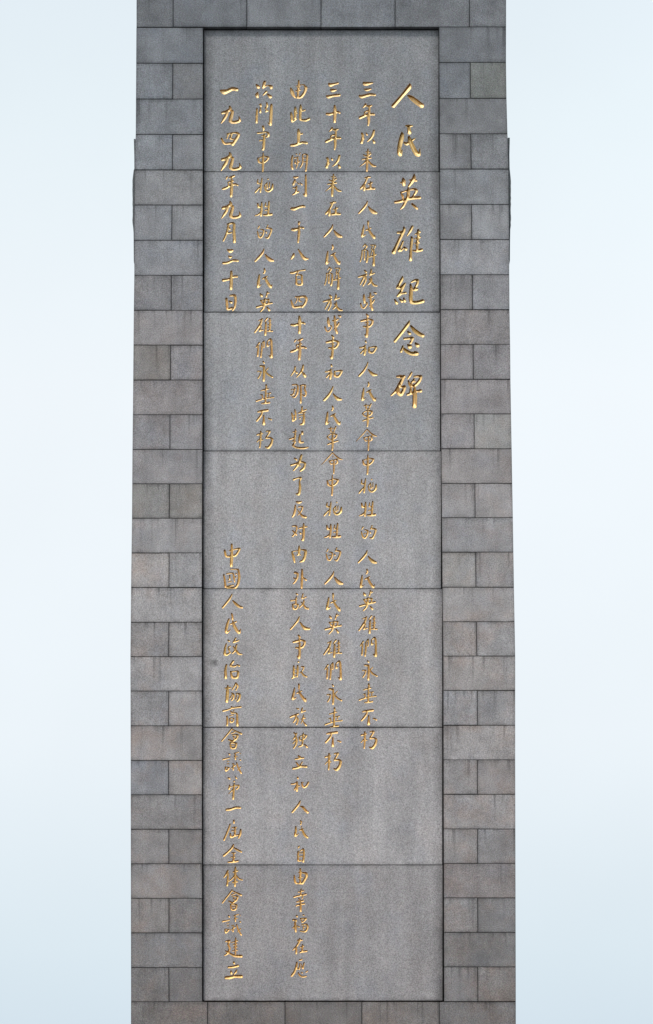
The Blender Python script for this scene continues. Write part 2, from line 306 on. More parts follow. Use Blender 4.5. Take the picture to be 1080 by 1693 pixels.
# ------------------------------------------------------------------ the inscription: strokes of every character
# header: @ originx originy scale ; then  name: x y r x y r ; x y r ...   (survey of each carved stroke and its half width)
GLYPHS = '''
@ 640 120 12.09
人T: 458 178 6 445 255 42 300 430 34 130 625 38; 430 425 22 500 475 42 600 555 46 695 622 46
民T: 380 1025 14 440 1035 28 505 1025 14; 440 1040 35 440 1100 30 450 1160 38; 295 1150 6 303 1210 36 280 1320 44 250 1450 38 245 1560 38 268 1600 34 312 1500 4; 440 1245 18 452 1300 36 490 1390 40 540 1500 42 600 1590 44 645 1600 28 660 1470 4; 352 1370 22 400 1388 30 480 1330 28 565 1280 8
@ 640 270 12.09
英T: 320 255 10 335 320 38 340 390 30; 275 350 14 350 350 20; 545 180 10 540 260 36 490 350 30 440 420 20; 450 300 10 520 300 24 585 310 22; 280 545 16 340 530 16 430 495 14 540 480 22 595 510 24 560 570 22 500 640 12; 285 570 16 315 620 22 320 670 14; 425 450 12 430 520 32 420 620 30 370 740 26 320 830 24 270 880 10; 165 740 24 260 725 28 400 680 28 540 655 28 655 650 28; 505 780 20 555 825 26 600 870 20
@ 640 380 12.09
雄T: 215 20 22 280 15 22 350 -20 18; 338 -90 14 345 -35 28 290 80 30 230 200 28 170 330 32 135 410 40; 322 195 18 285 285 22 240 375 30 290 375 18 340 320 12; 345 312 16 380 350 30; 508 -100 24 470 -20 26 402 85 10; 488 105 14 500 150 28 482 300 26 475 450 26 473 560 32; 625 -30 22 625 100 26 605 250 26 605 370 22; 560 55 10 655 5 22; 560 140 10 655 112 20; 548 235 10 640 218 18; 530 378 16 600 388 26 695 362 28
紀T: 312 895 10 300 950 28 240 1060 26 200 1125 20 270 1120 24 360 1040 20; 350 1060 20 290 1180 24 215 1285 22; 215 1290 22 300 1240 16 370 1225 24; 155 1360 14 195 1430 28; 255 1350 14 300 1395 26; 335 1330 14 355 1390 28; 490 1010 16 560 975 24 620 975 22 600 1060 26 540 1150 16; 500 1165 16 560 1165 26 605 1150 22; 470 1060 18 485 1150 34 475 1300 36 490 1410 34 600 1420 32 715 1390 36
@ 640 510 9.96
念T: 370 175 8 345 235 26 250 360 24 130 510 22; 395 260 14 450 330 30 520 385 32 590 420 28; 345 355 14 375 385 24; 290 470 20 350 465 18 425 460 22 390 540 18; 345 570 14 375 600 36; 470 545 14 505 580 32; 262 595 14 235 680 20 ; 275 635 18 330 680 28 400 715 28 490 715 32 455 680 8
碑T: 170 1095 18 230 1095 24 290 1095 16; 280 1090 22 220 1210 30 150 1330 24 70 1405 12; 190 1290 20 190 1360 30 230 1390 28 280 1310 26 290 1260 22 205 1275 10; 405 1030 16 380 1080 18 345 1130 10; 355 1165 12 385 1240 20 460 1240 22 530 1170 24 560 1090 20 450 1095 14; 445 1140 16 400 1215 14; 405 1180 12 460 1175 14; 395 1260 16 390 1340 20; 340 1390 20 420 1360 22 500 1335 18 555 1330 26; 455 1280 18 460 1400 34 455 1580 34
@ 580 120 13.02
三: 275 172 16 300 200 36 360 198 36 472 180 14; 302 320 16 350 332 27 436 312 14; 195 462 24 240 478 34 350 447 30 430 430 28 520 440 24
年: 322 645 22 300 680 20 258 718 6; 350 680 16 400 685 24 455 668 12; 405 700 20 400 800 22 390 900 28 390 1000 26 378 1095 16; 295 812 12 350 790 17 412 772 14; 300 830 14 312 890 14; 200 932 28 270 900 28 370 862 24 480 855 26 505 865 18
以: 245 1272 24 262 1320 24 255 1390 26 235 1465 30; 240 1450 16 300 1370 6; 330 1265 12 352 1298 18; 500 1212 24 480 1300 26 430 1380 22 360 1442 12; 480 1410 12 505 1462 26
@ 580 240 13.02
来: 372 50 14 368 150 22 360 280 24 350 420 26 350 522 22; 325 108 10 420 108 12; 280 172 14 335 195 16; 432 142 16 385 195 10; 250 268 14 330 252 16 432 232 18; 352 280 22 290 350 15 190 425 5; 370 290 18 430 360 20 480 402 26 535 415 16
在: 310 668 14 370 652 20 422 647 14; 375 630 12 350 690 20 300 790 22 220 890 22; 297 790 14 297 870 24 292 925 24; 375 802 14 430 787 15 468 762 10; 430 750 12 428 840 22 428 880 20; 348 905 22 430 892 27 510 897 22
人: 360 1165 10 335 1240 22 270 1325 24 175 1425 18; 385 1287 12 430 1350 28 490 1402 38 550 1422 24
@ 580 360 13.02
民: 372 35 18 378 80 20 372 125 15; 372 120 10 385 175 10; 285 120 12 270 220 22 247 330 24 252 365 20 318 327 10; 330 232 14 380 208 16 435 182 12; 385 210 20 430 290 24 480 360 28 512 400 20 520 335 6
解: 312 530 14 268 585 12; 310 535 14 350 580 14 298 640 12; 242 668 12 330 657 12 372 682 12; 247 670 12 240 780 16 205 905 14; 297 690 14 297 860 16; 367 680 14 367 800 20 345 912 22; 430 552 12 530 557 14 510 620 12 460 680 12; 465 585 12 450 645 12; 400 802 14 470 787 15 545 752 14; 500 660 14 500 800 20 495 982 26; 452 700 10 430 765 10
放: 302 1100 16 332 1135 22; 167 1238 16 230 1222 20 340 1188 20; 300 1222 18 260 1300 20 207 1400 14; 322 1222 14 325 1310 20 270 1422 18; 440 1078 14 440 1130 22 405 1210 8; 430 1187 18 510 1155 14; 440 1242 14 442 1330 22 372 1400 14; 400 1282 12 450 1350 18 500 1412 24 560 1427 18
@ 580 470 13.02
战: 285 188 16 290 270 28 300 350 18; 215 380 16 240 460 16 290 475 16 350 400 16 345 357 12 280 370 10; 420 155 18 430 250 24 437 400 24 467 512 22; 380 248 14 430 250 18 492 217 14; 505 302 18 460 372 18 400 442 8; 500 142 12 540 157 22
争: 340 607 16 370 650 22 350 700 12; 225 755 20 300 737 24 400 717 18 470 747 22 465 800 22 420 860 22 350 882 18 280 872 18; 310 792 10 385 790 12; 360 750 14 360 900 26 355 1000 26 343 1085 28 300 1042 6
和: 320 1190 20 332 1222 12; 197 1327 16 260 1322 18 322 1282 14; 310 1277 14 310 1400 26 297 1477 22; 290 1362 14 217 1450 16; 300 1390 10 345 1372 12; 395 1322 14 402 1420 24 480 1432 22 540 1352 22 550 1312 18 460 1316 15 395 1330 10
@ 580 590 13.02
人2: 370 85 12 335 180 20 270 280 24 185 370 24; 385 242 14 430 300 26 490 345 34 560 352 18
民2: 380 512 16 392 560 18 370 602 16; 280 640 14 267 760 26 250 880 24 262 895 16 325 842 5; 342 725 12 395 700 20 440 668 10; 400 700 22 440 790 26 490 870 28 520 900 22 545 842 6
革: 330 985 12 332 1060 16; 290 1017 12 400 1010 10; 440 975 16 402 1060 14; 330 1082 12 402 1090 12; 255 1187 14 300 1240 14 370 1240 14 440 1202 18 455 1142 20 340 1127 12 260 1182 12; 370 1112 12 370 1250 22 370 1370 22 360 1460 16; 262 1342 14 370 1302 16 480 1272 14
@ 580 700 13.02
命: 350 92 10 270 190 12 115 355 5; 350 92 10 430 172 14 500 225 20 560 240 10; 350 190 10 375 192 8; 285 277 12 370 257 12 450 240 14; 285 285 12 320 342 14 355 330 10; 450 247 16 455 310 18 412 342 12; 385 262 14 385 400 18 380 542 14
中: 370 642 10 370 750 20 370 900 22 360 1060 18; 260 757 16 282 840 22 330 860 18 400 850 18 460 800 20 490 742 20 400 722 14 300 752 12
牺: 240 1182 12 235 1260 16 300 1270 14; 320 1160 12 310 1260 18 300 1350 20 290 1452 18; 275 1352 14 200 1440 20 175 1478 8; 450 1172 18; 430 1252 12 380 1322 12 400 1402 16 430 1432 20 480 1432 20 540 1372 24 547 1282 16; 430 1262 12 440 1372 14; 480 1242 10 477 1352 12
@ 585 815 13.02
牲: 170 192 16 190 270 22 250 252 12; 255 172 14 255 300 22 240 462 18; 240 372 12 190 432 18 120 457 12; 345 182 12 335 260 14 400 252 10; 410 152 16 400 280 20 390 420 20; 325 347 14 412 332 12; 297 447 18 370 447 25 460 432 25
的: 202 702 16 175 752 10; 165 802 12 200 920 18 250 932 18 295 860 18 300 782 18 240 762 12; 225 842 10 262 840 10; 395 672 14 370 732 10; 365 737 14 430 737 18 475 762 20 450 852 20 400 942 20 347 930 12; 350 802 12 362 832 14
@ 585 930 13.02
英: 215 622 14 245 672 22; 205 660 8 255 640 8; 365 582 16 340 682 16; 340 642 8 405 602 12; 215 762 14 258 830 16; 215 767 12 310 752 14 390 747 18 378 812 16; 310 732 16 300 830 24 280 920 20 210 1002 14; 132 907 20 230 882 18 360 842 18 460 822 18; 360 912 14 402 972 22
雄: 200 1182 12 272 1145 10; 275 1142 16 240 1250 24 180 1342 22 117 1430 18; 260 1302 12 215 1402 18 250 1392 14 290 1382 16; 385 1122 18 330 1192 12; 355 1222 18 350 1350 24 342 1480 24; 440 1132 14 442 1280 18 435 1400 16; 400 1192 10 460 1182 12; 400 1277 10 465 1267 12; 400 1335 10 460 1330 10; 385 1402 14 495 1402 18
@ 585 1045 13.02
們: 205 172 18 142 268 12; 190 240 14 185 350 18 178 460 18; 265 192 14 260 330 20 245 482 18; 265 192 10 310 125 12 315 200 16 310 268 12 280 262 8; 382 152 12 387 240 18 430 212 8; 387 140 12 450 87 18 472 150 22 477 330 22 475 480 28 420 447 8
永: 302 592 16 322 622 16; 240 682 18 310 690 22; 320 692 20 322 850 24 315 990 22; 190 797 14 260 800 16 240 880 16 200 940 16; 410 727 10 350 792 12; 350 792 12 400 860 20 502 917 17
@ 585 1120 13.02
垂: 325 117 20 332 167 16; 215 237 12 330 207 17 375 195 10; 318 182 14 316 350 20 313 490 18; 240 322 14 250 392 14; 200 335 8 240 322 10; 340 297 10 420 282 14; 395 292 12 385 352 12; 120 457 16 210 427 14 330 392 12 480 372 15; 240 510 14 320 502 18 400 487 18
不: 197 707 16 290 692 24 410 677 25; 300 702 14 260 790 22 170 897 20; 325 792 14 322 900 24 322 970 30; 430 857 16 490 882 17
朽: 240 1147 16 240 1250 22 235 1380 18 225 1490 16; 165 1217 18 270 1187 14; 230 1292 12 160 1370 12; 235 1332 8 280 1322 14; 355 1142 14 430 1137 20 400 1202 18 350 1285 16 440 1277 18 487 1312 22 462 1412 28 402 1490 28 342 1475 14
@ 470 120 13.02
由: 140 292 14 165 370 36 195 440 28 235 500 12; 315 132 16 310 250 24 300 380 24 290 490 20; 260 250 10 345 245 10; 250 357 12 352 332 12; 350 215 8 440 225 12; 440 242 16 468 290 30 435 390 28 370 477 27 300 500 20 240 490 12
此: 145 822 16 160 900 26 175 1010 22 265 952 12; 235 702 14 240 760 28 235 942 24; 240 832 12 285 830 9; 350 657 14 355 720 28 345 850 26 350 965 24 400 985 22 470 985 26 535 955 25; 370 787 14 440 770 18
上: 300 1182 14 315 1250 32 312 1380 28 305 1490 24; 330 1290 14 385 1275 18; 150 1525 26 220 1520 28 330 1482 26 400 1462 24 480 1475 27
@ 470 240 13.02
溯: 180 192 16 165 260 20 160 400 20 180 470 22; 255 147 12 275 165 10; 345 127 10 325 170 10; 220 237 12 300 217 12; 290 242 14 290 350 16 260 450 12; 240 282 10 235 350 16 290 342 10 340 302 10; 395 162 12 400 250 15 390 360 18 345 440 14; 395 167 12 450 152 12 495 182 20 485 330 20 465 510 20; 400 240 9 480 235 9; 410 322 9 470 315 9
到: 215 652 22 255 657 22 300 642 12; 230 712 20 200 800 24 188 812 14; 235 722 8 255 760 10; 285 772 10 320 800 12; 345 772 10 380 810 18; 190 882 12 250 872 14; 265 850 18 255 970 24; 185 1025 14 240 992 22 310 962 16; 465 602 16 465 750 22 465 950 24 460 1040 30 405 1010 7
一: 160 1330 28 220 1332 34 320 1292 26 400 1275 26 440 1285 18
@ 470 360 13.02
千: 320 62 26 315 102 20; 175 217 28 230 217 32 320 187 18 370 170 20 410 182 23; 320 142 14 320 260 26 310 380 24 300 490 18
八: 205 747 22 190 790 28 150 850 14; 300 642 12 350 720 22 400 800 32 450 845 34 515 842 14
百: 142 1147 22 200 1147 22 300 1107 14 440 1087 18; 300 1132 12 262 1190 14; 255 1217 14 260 1300 18 267 1390 22 330 1405 22 385 1390 20 380 1290 20 375 1205 17 300 1187 12 255 1210 10; 298 1290 14 335 1288 12
@ 470 475 13.02
四: 145 242 14 170 320 22 200 388 24 290 385 24 380 370 20; 240 172 14 330 167 18 440 162 24 480 220 25 450 310 25 390 388 20; 285 192 14 265 270 12 232 310 8; 330 192 17 325 260 15 375 272 10
十: 155 772 24 220 777 28 320 747 22 400 727 22 440 745 19; 325 592 20 335 680 32 335 820 30 330 940 27
年2: 245 1097 18 222 1140 12; 290 1112 14 350 1092 22 395 1072 17; 340 1132 16 340 1280 28 335 1400 30 325 1510 26; 270 1207 14 370 1182 15; 265 1215 12 275 1280 12; 150 1347 24 220 1327 26 320 1272 22 420 1252 23 470 1275 17
@ 470 590 13.02
从: 235 182 18 220 260 20 142 378 9; 240 282 14 270 312 22; 410 147 18 390 240 24 340 322 18 270 400 12; 395 302 14 425 342 28 450 385 26
那: 175 567 14 270 562 15 295 612 20 285 740 22 230 830 18 180 830 12; 160 670 12 250 665 10; 230 622 12 215 722 17 170 800 12; 140 785 14 210 772 12; 360 592 14 360 750 22 355 950 20; 345 582 14 450 572 17 440 650 18 470 740 20 445 810 18 395 782 10
時: 160 1172 14 180 1250 20 185 1342 18 250 1302 14; 230 1102 14 245 1180 18 245 1300 16; 190 1240 9 240 1222 9; 385 1042 16 380 1132 18; 330 1162 12 470 1102 15; 300 1178 10 450 1167 12; 420 1172 12 425 1280 24 412 1400 26 345 1420 16; 310 1240 9 430 1215 10; 337 1290 18
@ 470 700 13.02
起: 240 92 12 235 230 20 220 332 16; 190 152 12 265 137 10; 120 302 18 180 287 16 245 252 12; 180 347 12 240 360 17 190 440 22 250 482 20 340 497 22 430 497 22 515 480 12; 390 152 24 388 195 22; 340 202 14 330 290 26 340 370 24 410 372 18
为: 225 717 16 265 747 20; 370 652 22 340 760 26 290 870 26 200 980 14; 150 865 22 230 842 20 330 802 16 400 802 20 450 832 23 420 930 26 350 985 20; 322 862 12 345 885 12
了: 205 1172 24 260 1152 14 340 1132 18 360 1150 20 330 1220 16 340 1330 26 330 1440 27 310 1490 28 262 1488 16
@ 470 815 13.02
反: 265 162 18 315 172 27 370 157 13; 240 232 14 235 330 25 210 430 23 177 480 15; 310 272 12 370 257 13 395 282 18 360 370 15 290 450 8; 290 332 9 340 410 15 400 470 28 460 487 27
对: 175 682 14 260 682 17 270 742 17 240 830 17 182 900 17; 180 777 12 230 830 17 262 870 17; 320 732 14 400 707 16 485 692 16; 420 632 16 420 780 25 415 900 25 403 980 25 360 960 6; 335 812 12 355 845 18
内: 320 1112 14 325 1190 26 310 1290 20 277 1310 12; 310 1292 12 355 1300 12; 165 1237 14 195 1330 26 225 1460 15; 165 1237 14 240 1217 10 290 1212 8; 370 1187 10 460 1212 26 450 1320 28 410 1420 27 345 1447 17
@ 470 930 13.02
外: 235 187 27 290 212 22 280 300 22 235 380 19 192 425 12; 205 302 13 270 342 13; 385 122 18 385 280 25 380 400 25 375 522 20; 390 277 12 470 345 20
敌: 260 637 15 285 657 17; 145 787 17 210 782 13 270 752 13; 260 712 14 250 850 17; 180 872 14 200 960 22 260 965 18 300 880 18 200 867 13; 405 642 14 380 742 15; 390 747 13 470 712 13; 425 782 14 410 860 18 320 950 9; 370 822 10 420 890 18 460 945 24 515 962 20
人3: 325 1137 12 290 1222 22 220 1312 19 135 1408 17; 345 1262 12 390 1330 24 450 1387 34 540 1397 22
@ 470 1045 13.02
取: 305 612 20; 205 702 16 205 820 22 200 940 18 168 962 14 260 922 12; 290 692 17 290 820 22 280 930 15; 215 770 9 280 768 9; 215 860 9 280 857 9; 370 722 13 420 722 17 400 790 13 340 850 9; 370 832 15 420 900 20 480 932 18
@ 470 1160 13.02
族: 270 122 12 310 127 15; 135 302 20 210 272 20 300 237 18; 260 272 17 240 360 20 197 420 12; 280 312 13 295 370 18 270 460 15; 390 112 15 370 200 17; 390 192 13 455 167 15; 420 262 13 400 330 17; 370 352 12 450 322 13; 400 362 15 360 440 9; 400 392 10 470 480 20
独: 210 642 15 250 680 15; 270 652 13 240 722 17 195 780 12; 240 702 15 270 800 22 250 900 20 205 970 15; 250 792 12 190 870 13; 410 652 15 400 780 18 390 900 18; 325 742 15 345 810 15 430 772 15 480 702 18 400 692 12 330 732 10; 315 940 16 400 912 16; 440 892 13 490 950 22
立: 310 1147 20 350 1167 15; 240 1212 16 320 1197 18 415 1182 16; 260 1282 15 300 1342 18; 390 1272 13 340 1350 15; 190 1412 22 270 1397 24 370 1367 22 475 1372 26
@ 470 1275 13.02
和2: 290 110 20 297 135 14; 150 250 14 215 245 16 280 215 14; 275 200 14 280 300 24 272 390 24; 260 290 14 222 370 14; 290 295 10 330 290 12; 375 225 16 400 300 20 430 320 20 480 290 22 520 215 20; 375 215 10 420 212 8
人4: 345 612 12 310 690 24 240 780 22 175 855 20; 355 735 14 400 750 24 450 810 26 505 860 24
民3: 350 1045 16 370 1065 14 355 1120 16; 250 1170 16 250 1260 22 235 1350 24 250 1370 16 305 1320 8; 335 1240 14 385 1230 18 410 1220 10; 385 1230 18 420 1310 24 460 1370 26 500 1400 20; 370 1165 8 385 1220 10
@ 470 1390 13.02
自: 320 97 17 302 127 12; 300 202 15 300 300 20 300 400 18 360 402 17; 340 202 9 410 152 17 425 250 20 410 420 22; 330 237 9 390 235 10; 330 312 10 390 310 10
由2: 345 580 16 350 680 22 345 770 20 345 880 18; 215 725 14 225 800 22 240 870 20 270 895 16; 310 660 10 390 655 10; 310 770 12 390 760 10; 400 665 14 470 680 26 480 740 26 430 830 26 390 890 24 290 890 14
幸: 365 1022 13 355 1132 15; 300 1082 12 420 1052 13; 210 1187 17 300 1162 16 470 1127 18; 400 1172 12 385 1220 12; 310 1212 10 340 1250 13; 270 1292 14 410 1267 18; 260 1372 16 350 1347 16 435 1332 16; 355 1262 15 355 1400 22 355 1490 20
@ 470 1500 13.02
福: 265 155 16 278 175 18; 195 247 22 255 257 20 225 320 15; 240 312 17 240 400 26 250 498 18; 235 372 12 187 420 12; 285 380 12 322 400 14; 410 140 16 425 150 12; 350 222 13 470 217 17 440 262 15 392 300 13; 365 245 10 385 300 12; 380 352 12 480 342 18 505 410 22 470 480 22 430 500 17 345 487 14; 400 405 9 455 400 9; 415 375 9 412 455 10
在2: 295 690 18 340 680 20 380 685 16; 335 645 12 330 710 20 270 810 20 190 895 12; 260 820 14 260 900 22 262 970 18; 345 840 12 420 815 12; 395 785 14 390 880 18 385 920 16; 345 945 18 400 930 18 480 920 20
歷: 325 1115 14 375 1102 17; 275 1162 16 260 1262 24 220 1370 24 162 1448 24; 340 1192 12 322 1310 14; 430 1172 14 402 1290 18; 262 1312 9 340 1285 9; 370 1200 9 382 1280 9; 302 1385 12 340 1450 16 400 1472 18 470 1462 15; 370 1380 14 392 1390 12; 470 1372 14 500 1352 15
@ 355 890 12.09
中2: 340 92 18 342 200 22 340 350 30 330 520 26; 200 217 20 230 330 20 330 327 18 420 307 22 500 182 18 440 182 13 300 215 12
國: 180 702 14 200 800 18 215 940 20; 320 590 12 400 590 12 470 602 18 488 750 25 462 890 24 400 960 22 240 957 12; 240 682 12 360 667 14 380 740 15 400 840 12; 300 712 12 300 790 15 275 800 9; 270 850 10 340 832 10; 425 672 12 435 690 12; 410 742 10 430 760 9; 250 935 12 370 907 14
人5: 345 1090 12 300 1180 20 230 1270 20 160 1355 18; 365 1220 14 420 1280 24 480 1330 26 545 1355 20
@ 355 1000 12.09
民4: 340 150 16 352 200 16 355 260 20; 285 257 16 250 370 25 227 490 26 245 528 20 312 470 6; 310 362 12 430 307 14; 365 302 14 390 390 28 440 480 28 490 530 24 517 455 7
政: 262 677 12 292 700 15; 230 752 14 205 860 22 202 958 25 245 970 20 320 922 12; 270 822 12 315 800 12; 280 852 16 295 905 12; 420 642 17 370 722 13; 380 722 15 480 682 14; 435 772 17 410 880 20 350 945 12; 370 802 10 430 890 20 480 950 24 540 962 13
治: 235 1172 17 215 1280 23 220 1430 26; 370 1102 22 312 1190 18 400 1202 18 450 1172 10; 450 1172 14 490 1192 18; 320 1312 17 350 1420 24 450 1420 24 470 1322 22 440 1297 13 320 1312 13
@ 355 1120 12.09
協: 260 142 17 255 280 30 243 450 28; 215 192 13 322 177 13; 425 87 17 460 150 18 425 222 15; 420 92 15 390 160 15 350 220 11; 335 282 11 375 312 18 375 380 18 342 430 15; 345 322 9 312 390 13; 430 292 12 500 312 20 490 400 22 450 450 17; 445 312 9 422 418 13
商: 335 560 14 365 590 12; 170 642 18 250 622 15 370 582 13 520 562 18; 310 642 9 335 668 13; 390 632 9 362 668 9; 245 752 14 255 850 20 250 930 18; 330 692 10 440 692 15 450 800 20 455 930 23; 300 742 9 370 722 10; 300 802 13 320 868 18 370 852 14 380 792 12 310 790 9
會: 345 992 12 280 1080 16 142 1245 13; 350 1012 10 440 1055 14 530 1100 20; 330 1092 10 400 1067 12; 350 1122 10 460 1127 18 430 1200 20 350 1248 18 280 1217 15; 370 1152 12 390 1192 12; 310 1292 15 330 1385 18 410 1380 20 430 1292 18 310 1282 12; 345 1330 9 390 1330 9
@ 355 1230 12.09
議: 285 165 12 300 190 12; 165 282 15 300 252 10; 250 322 8 282 320 8; 250 372 8 282 370 8; 210 442 12 225 510 17 290 452 13 215 440 9; 395 162 10 480 137 10; 410 172 12 415 280 15; 390 232 8 450 222 9; 510 160 9 518 168 8; 505 285 12 518 298 12; 350 372 9 385 368 9; 330 460 10 410 402 13; 375 392 11 370 490 15; 440 352 13 470 450 15 530 560 15; 520 432 10 460 500 9
第: 275 655 18 298 668 18; 415 635 14 438 665 12; 385 720 16 395 728 12; 298 800 12 290 870 20; 300 842 10 380 815 9 480 802 15 470 850 15 430 882 12; 390 772 15 380 900 18 370 1070 20; 370 882 12 280 970 7
一2: 240 1290 24 320 1280 24 420 1247 23 510 1250 20
@ 355 1350 12.09
屆: 382 52 15 385 102 17; 305 132 13 280 220 18 230 340 18 187 440 20; 400 192 17 410 260 20 400 340 18; 350 202 10 430 192 13; 340 262 10 405 260 10; 310 312 13 325 385 20 400 362 16 480 342 13; 520 242 18 510 330 22 480 400 15
全: 375 542 15 340 610 22 260 690 20 182 755 23; 390 602 12 450 640 20 530 682 17; 345 705 12 410 702 13; 380 712 14 375 860 20; 325 790 10 400 787 12; 270 887 15 360 882 20 460 867 18
体: 260 1062 18 230 1130 18 187 1190 13; 265 1112 15 260 1250 18 250 1350 20; 415 992 16 410 1120 22 405 1360 20; 370 1087 13 460 1062 13; 400 1142 13 350 1220 13 280 1270 9; 430 1152 12 480 1220 18 550 1242 13; 360 1292 14 450 1277 15
@ 355 1490 12.09
建: 220 782 13 290 772 23 270 840 18 300 920 18 260 1020 20 197 1060 11; 220 972 13 300 1020 18 400 1070 24 530 1077 27; 420 712 12 415 860 18 415 1030 15; 330 805 7 460 767 11; 370 850 9 450 832 9; 380 902 9 450 890 9; 350 972 9 450 957 13
立2: 380 1202 20 392 1225 15; 275 1297 20 360 1292 22 465 1267 23; 325 1372 13 332 1420 23; 440 1352 12 420 1400 19 380 1443 9; 225 1507 28 300 1502 33 400 1482 26 530 1482 32
@ 355 120 12.09
一3: 122 322 18 185 350 46 260 330 36 350 287 34 440 300 32
九: 300 642 18 310 690 28 240 742 26 155 767 26; 270 722 20 230 820 28 180 900 25 130 975 10; 320 722 20 355 742 26 335 830 32 312 920 32 350 955 28 430 950 28 500 920 27 482 835 5
四2: 135 1282 16 175 1360 22 210 1385 20 350 1372 20; 250 1192 14 340 1172 13 430 1167 20 480 1202 26 430 1290 30 360 1400 27; 270 1202 15 245 1280 11; 340 1192 18 312 1280 17 370 1292 12
@ 355 360 10.58
月: 225 82 14 300 62 17 340 82 20 335 200 23 345 330 23 345 388 24; 240 92 14 220 200 17 190 290 17 152 370 14; 255 150 15 265 175 12; 225 242 13 290 227 14
三2: 230 532 16 270 552 30 310 540 18; 245 642 12 270 660 20 300 645 8; 150 762 20 220 757 20 320 717 19 400 722 20
十2: 290 912 18 290 1050 25 285 1210 25; 150 1062 24 240 1047 18 330 1002 19 390 997 18
日: 205 1387 18 215 1480 22 225 1570 18 300 1550 20; 270 1332 14 350 1332 21 365 1420 20 350 1530 18 315 1590 12; 255 1430 12 290 1450 22
@ 410 120 13.02
次: 185 225 20 222 270 36; 210 385 12 195 440 36 205 480 26; 360 162 28 345 212 30 325 282 20 400 242 12 450 237 10; 450 237 14 500 262 32 500 292 26; 395 372 24 330 440 14; 430 432 20 480 478 36
鬥: 195 742 18 190 880 24 185 1030 22; 250 652 12 275 642 18 280 690 14; 265 722 14 265 810 24; 405 612 16 415 680 20 375 732 14; 400 735 12 390 800 14; 385 802 14 425 780 18; 505 652 22 500 800 30 490 1000 30 485 1080 25 430 1042 7
争3: 325 1122 24 340 1180 18 322 1215 8; 207 1262 18 300 1252 16 400 1242 16 440 1272 22 440 1320 24 390 1350 12; 300 1322 13 372 1310 12; 250 1422 14 330 1412 14 370 1400 12; 350 1292 16 345 1424 26 340 1560 26 325 1610 27
@ 525 120 13.02
三3: 250 202 22 280 225 38 350 207 25 440 187 20; 280 332 14 325 345 34 400 332 16; 205 472 24 240 480 33 330 457 27 470 442 27
'''
ORIG = {k: None for k in '人T 民T 英T 雄T 紀T 念T 碑T 三 年 以 来 在 人 民 解 放 战 争 和 人2 民2 革 命 中 牺 牲 的 英 雄 們 永 垂 不 朽 由 此 上 溯 到 一 千 八 百 四 十 年2 从 那 時 起 为 了 反 对 内 外 敌 人3 取 族 独 立 和2 人4 民3 自 由2 幸 福 在2 歷 中2 國 人5 民4 政 治 協 商 會 議 第 一2 屆 全 体 建 立2 一3 九 四2 月 三2 十2 日 次 鬥 争3 三3'.split()}
G = {}; order = []
ox = oy = 0; sc = 1
for ln in GLYPHS.strip().splitlines():
    if ln[0] == '@': ox, oy, sc = map(float, ln[2:].split()); continue
    nm, rest = ln.split(':'); strokes = []
    for s_ in rest.split(';'):
        a = np.array(list(map(float, s_.split()))).reshape(-1, 3)
        a = np.column_stack((ox+a[:, 0]/sc, oy+a[:, 1]/sc, np.maximum(a[:, 2]*1.08+1.4, 11 if a[:, 2].min() > 8 else 3)/sc)); strokes.append(a)
    G[nm] = strokes; order.append(nm)
def bbox(st):
    a = np.vstack(st); return (a[:, 0]-a[:, 2]).min(), (a[:, 0]+a[:, 2]).max(), (a[:, 1]-a[:, 2]).min(), (a[:, 1]+a[:, 2]).max()
INST = [(n, G[n]) for n in order if n in ORIG]
def put(n, cx, cy, k=1.0):
    x0, x1, y0, y1 = bbox(G[n]); mx, my = (x0+x1)/2, (y0+y1)/2
    j = lambda: random.uniform(-.25, .25)
    out = []
    ang = random.uniform(-.02, .02); kx = k*random.uniform(.97, 1.03); ky = k*random.uniform(.97, 1.03)
    for a in G[n]:
        b = a.copy(); dx, dy = (a[:, 0]-mx)*kx, (a[:, 1]-my)*ky
        b[:, 0] = cx+dx-ang*dy; b[:, 1] = cy+dy+ang*dx
        sx, sy = j(), j(); b[:, 0] += sx; b[:, 1] += sy; b[:, 2] *= random.uniform(.93, 1.08); out.append(b)
    INST.append((n, out))
for t_ in '民2 607.5 954;人 607.6 918'.split(';'):
    n, x, y = t_.split(); put(n, float(x), float(y))
for t_ in ('十 551 185;年 551 226;以 551 264;来 551 303.5;在 550.5 342;人 550.5 379;民2 550.5 418;解 550 457;放 550 497;战 550.5 534;争 549.5 571;'
           '和 552 612;人2 550.5 648;民2 550.5 684;革 550 722;命 549 763;中 550.5 800;牺 550.5 839;牲 550 875;的 551.5 914;人 552 953;民 551 993;英 551 1029;'
           '雄 550 1070;們 551 1106;永 553 1146;垂 551.5 1184;不 551 1220;朽 551 1257').split(';'):
    n, x, y = t_.split(); put(n, float(x), float(y))
for t_ in '争 494.5 1067;民 494.5 1143'.split(';'):
    n, x, y = t_.split(); put(n, float(x), float(y))
for t_ in ('中 435.5 265.5;牺 436.5 304;牲 436 342;的 437.5 380;人 437 419;民2 437.5 457;英 437 496;雄 436 537;們 437 573;永 438.5 611;垂 438 649;不 436.5 687;朽 438 724').split(';'):
    n, x, y = t_.split(); put(n, float(x), float(y))
for t_ in '九 382 264;年2 380.5 305;九 382.5 344;會 383.5 1486;議 383.5 1527'.split(';'):
    n, x, y = t_.split(); put(n, float(x), float(y))

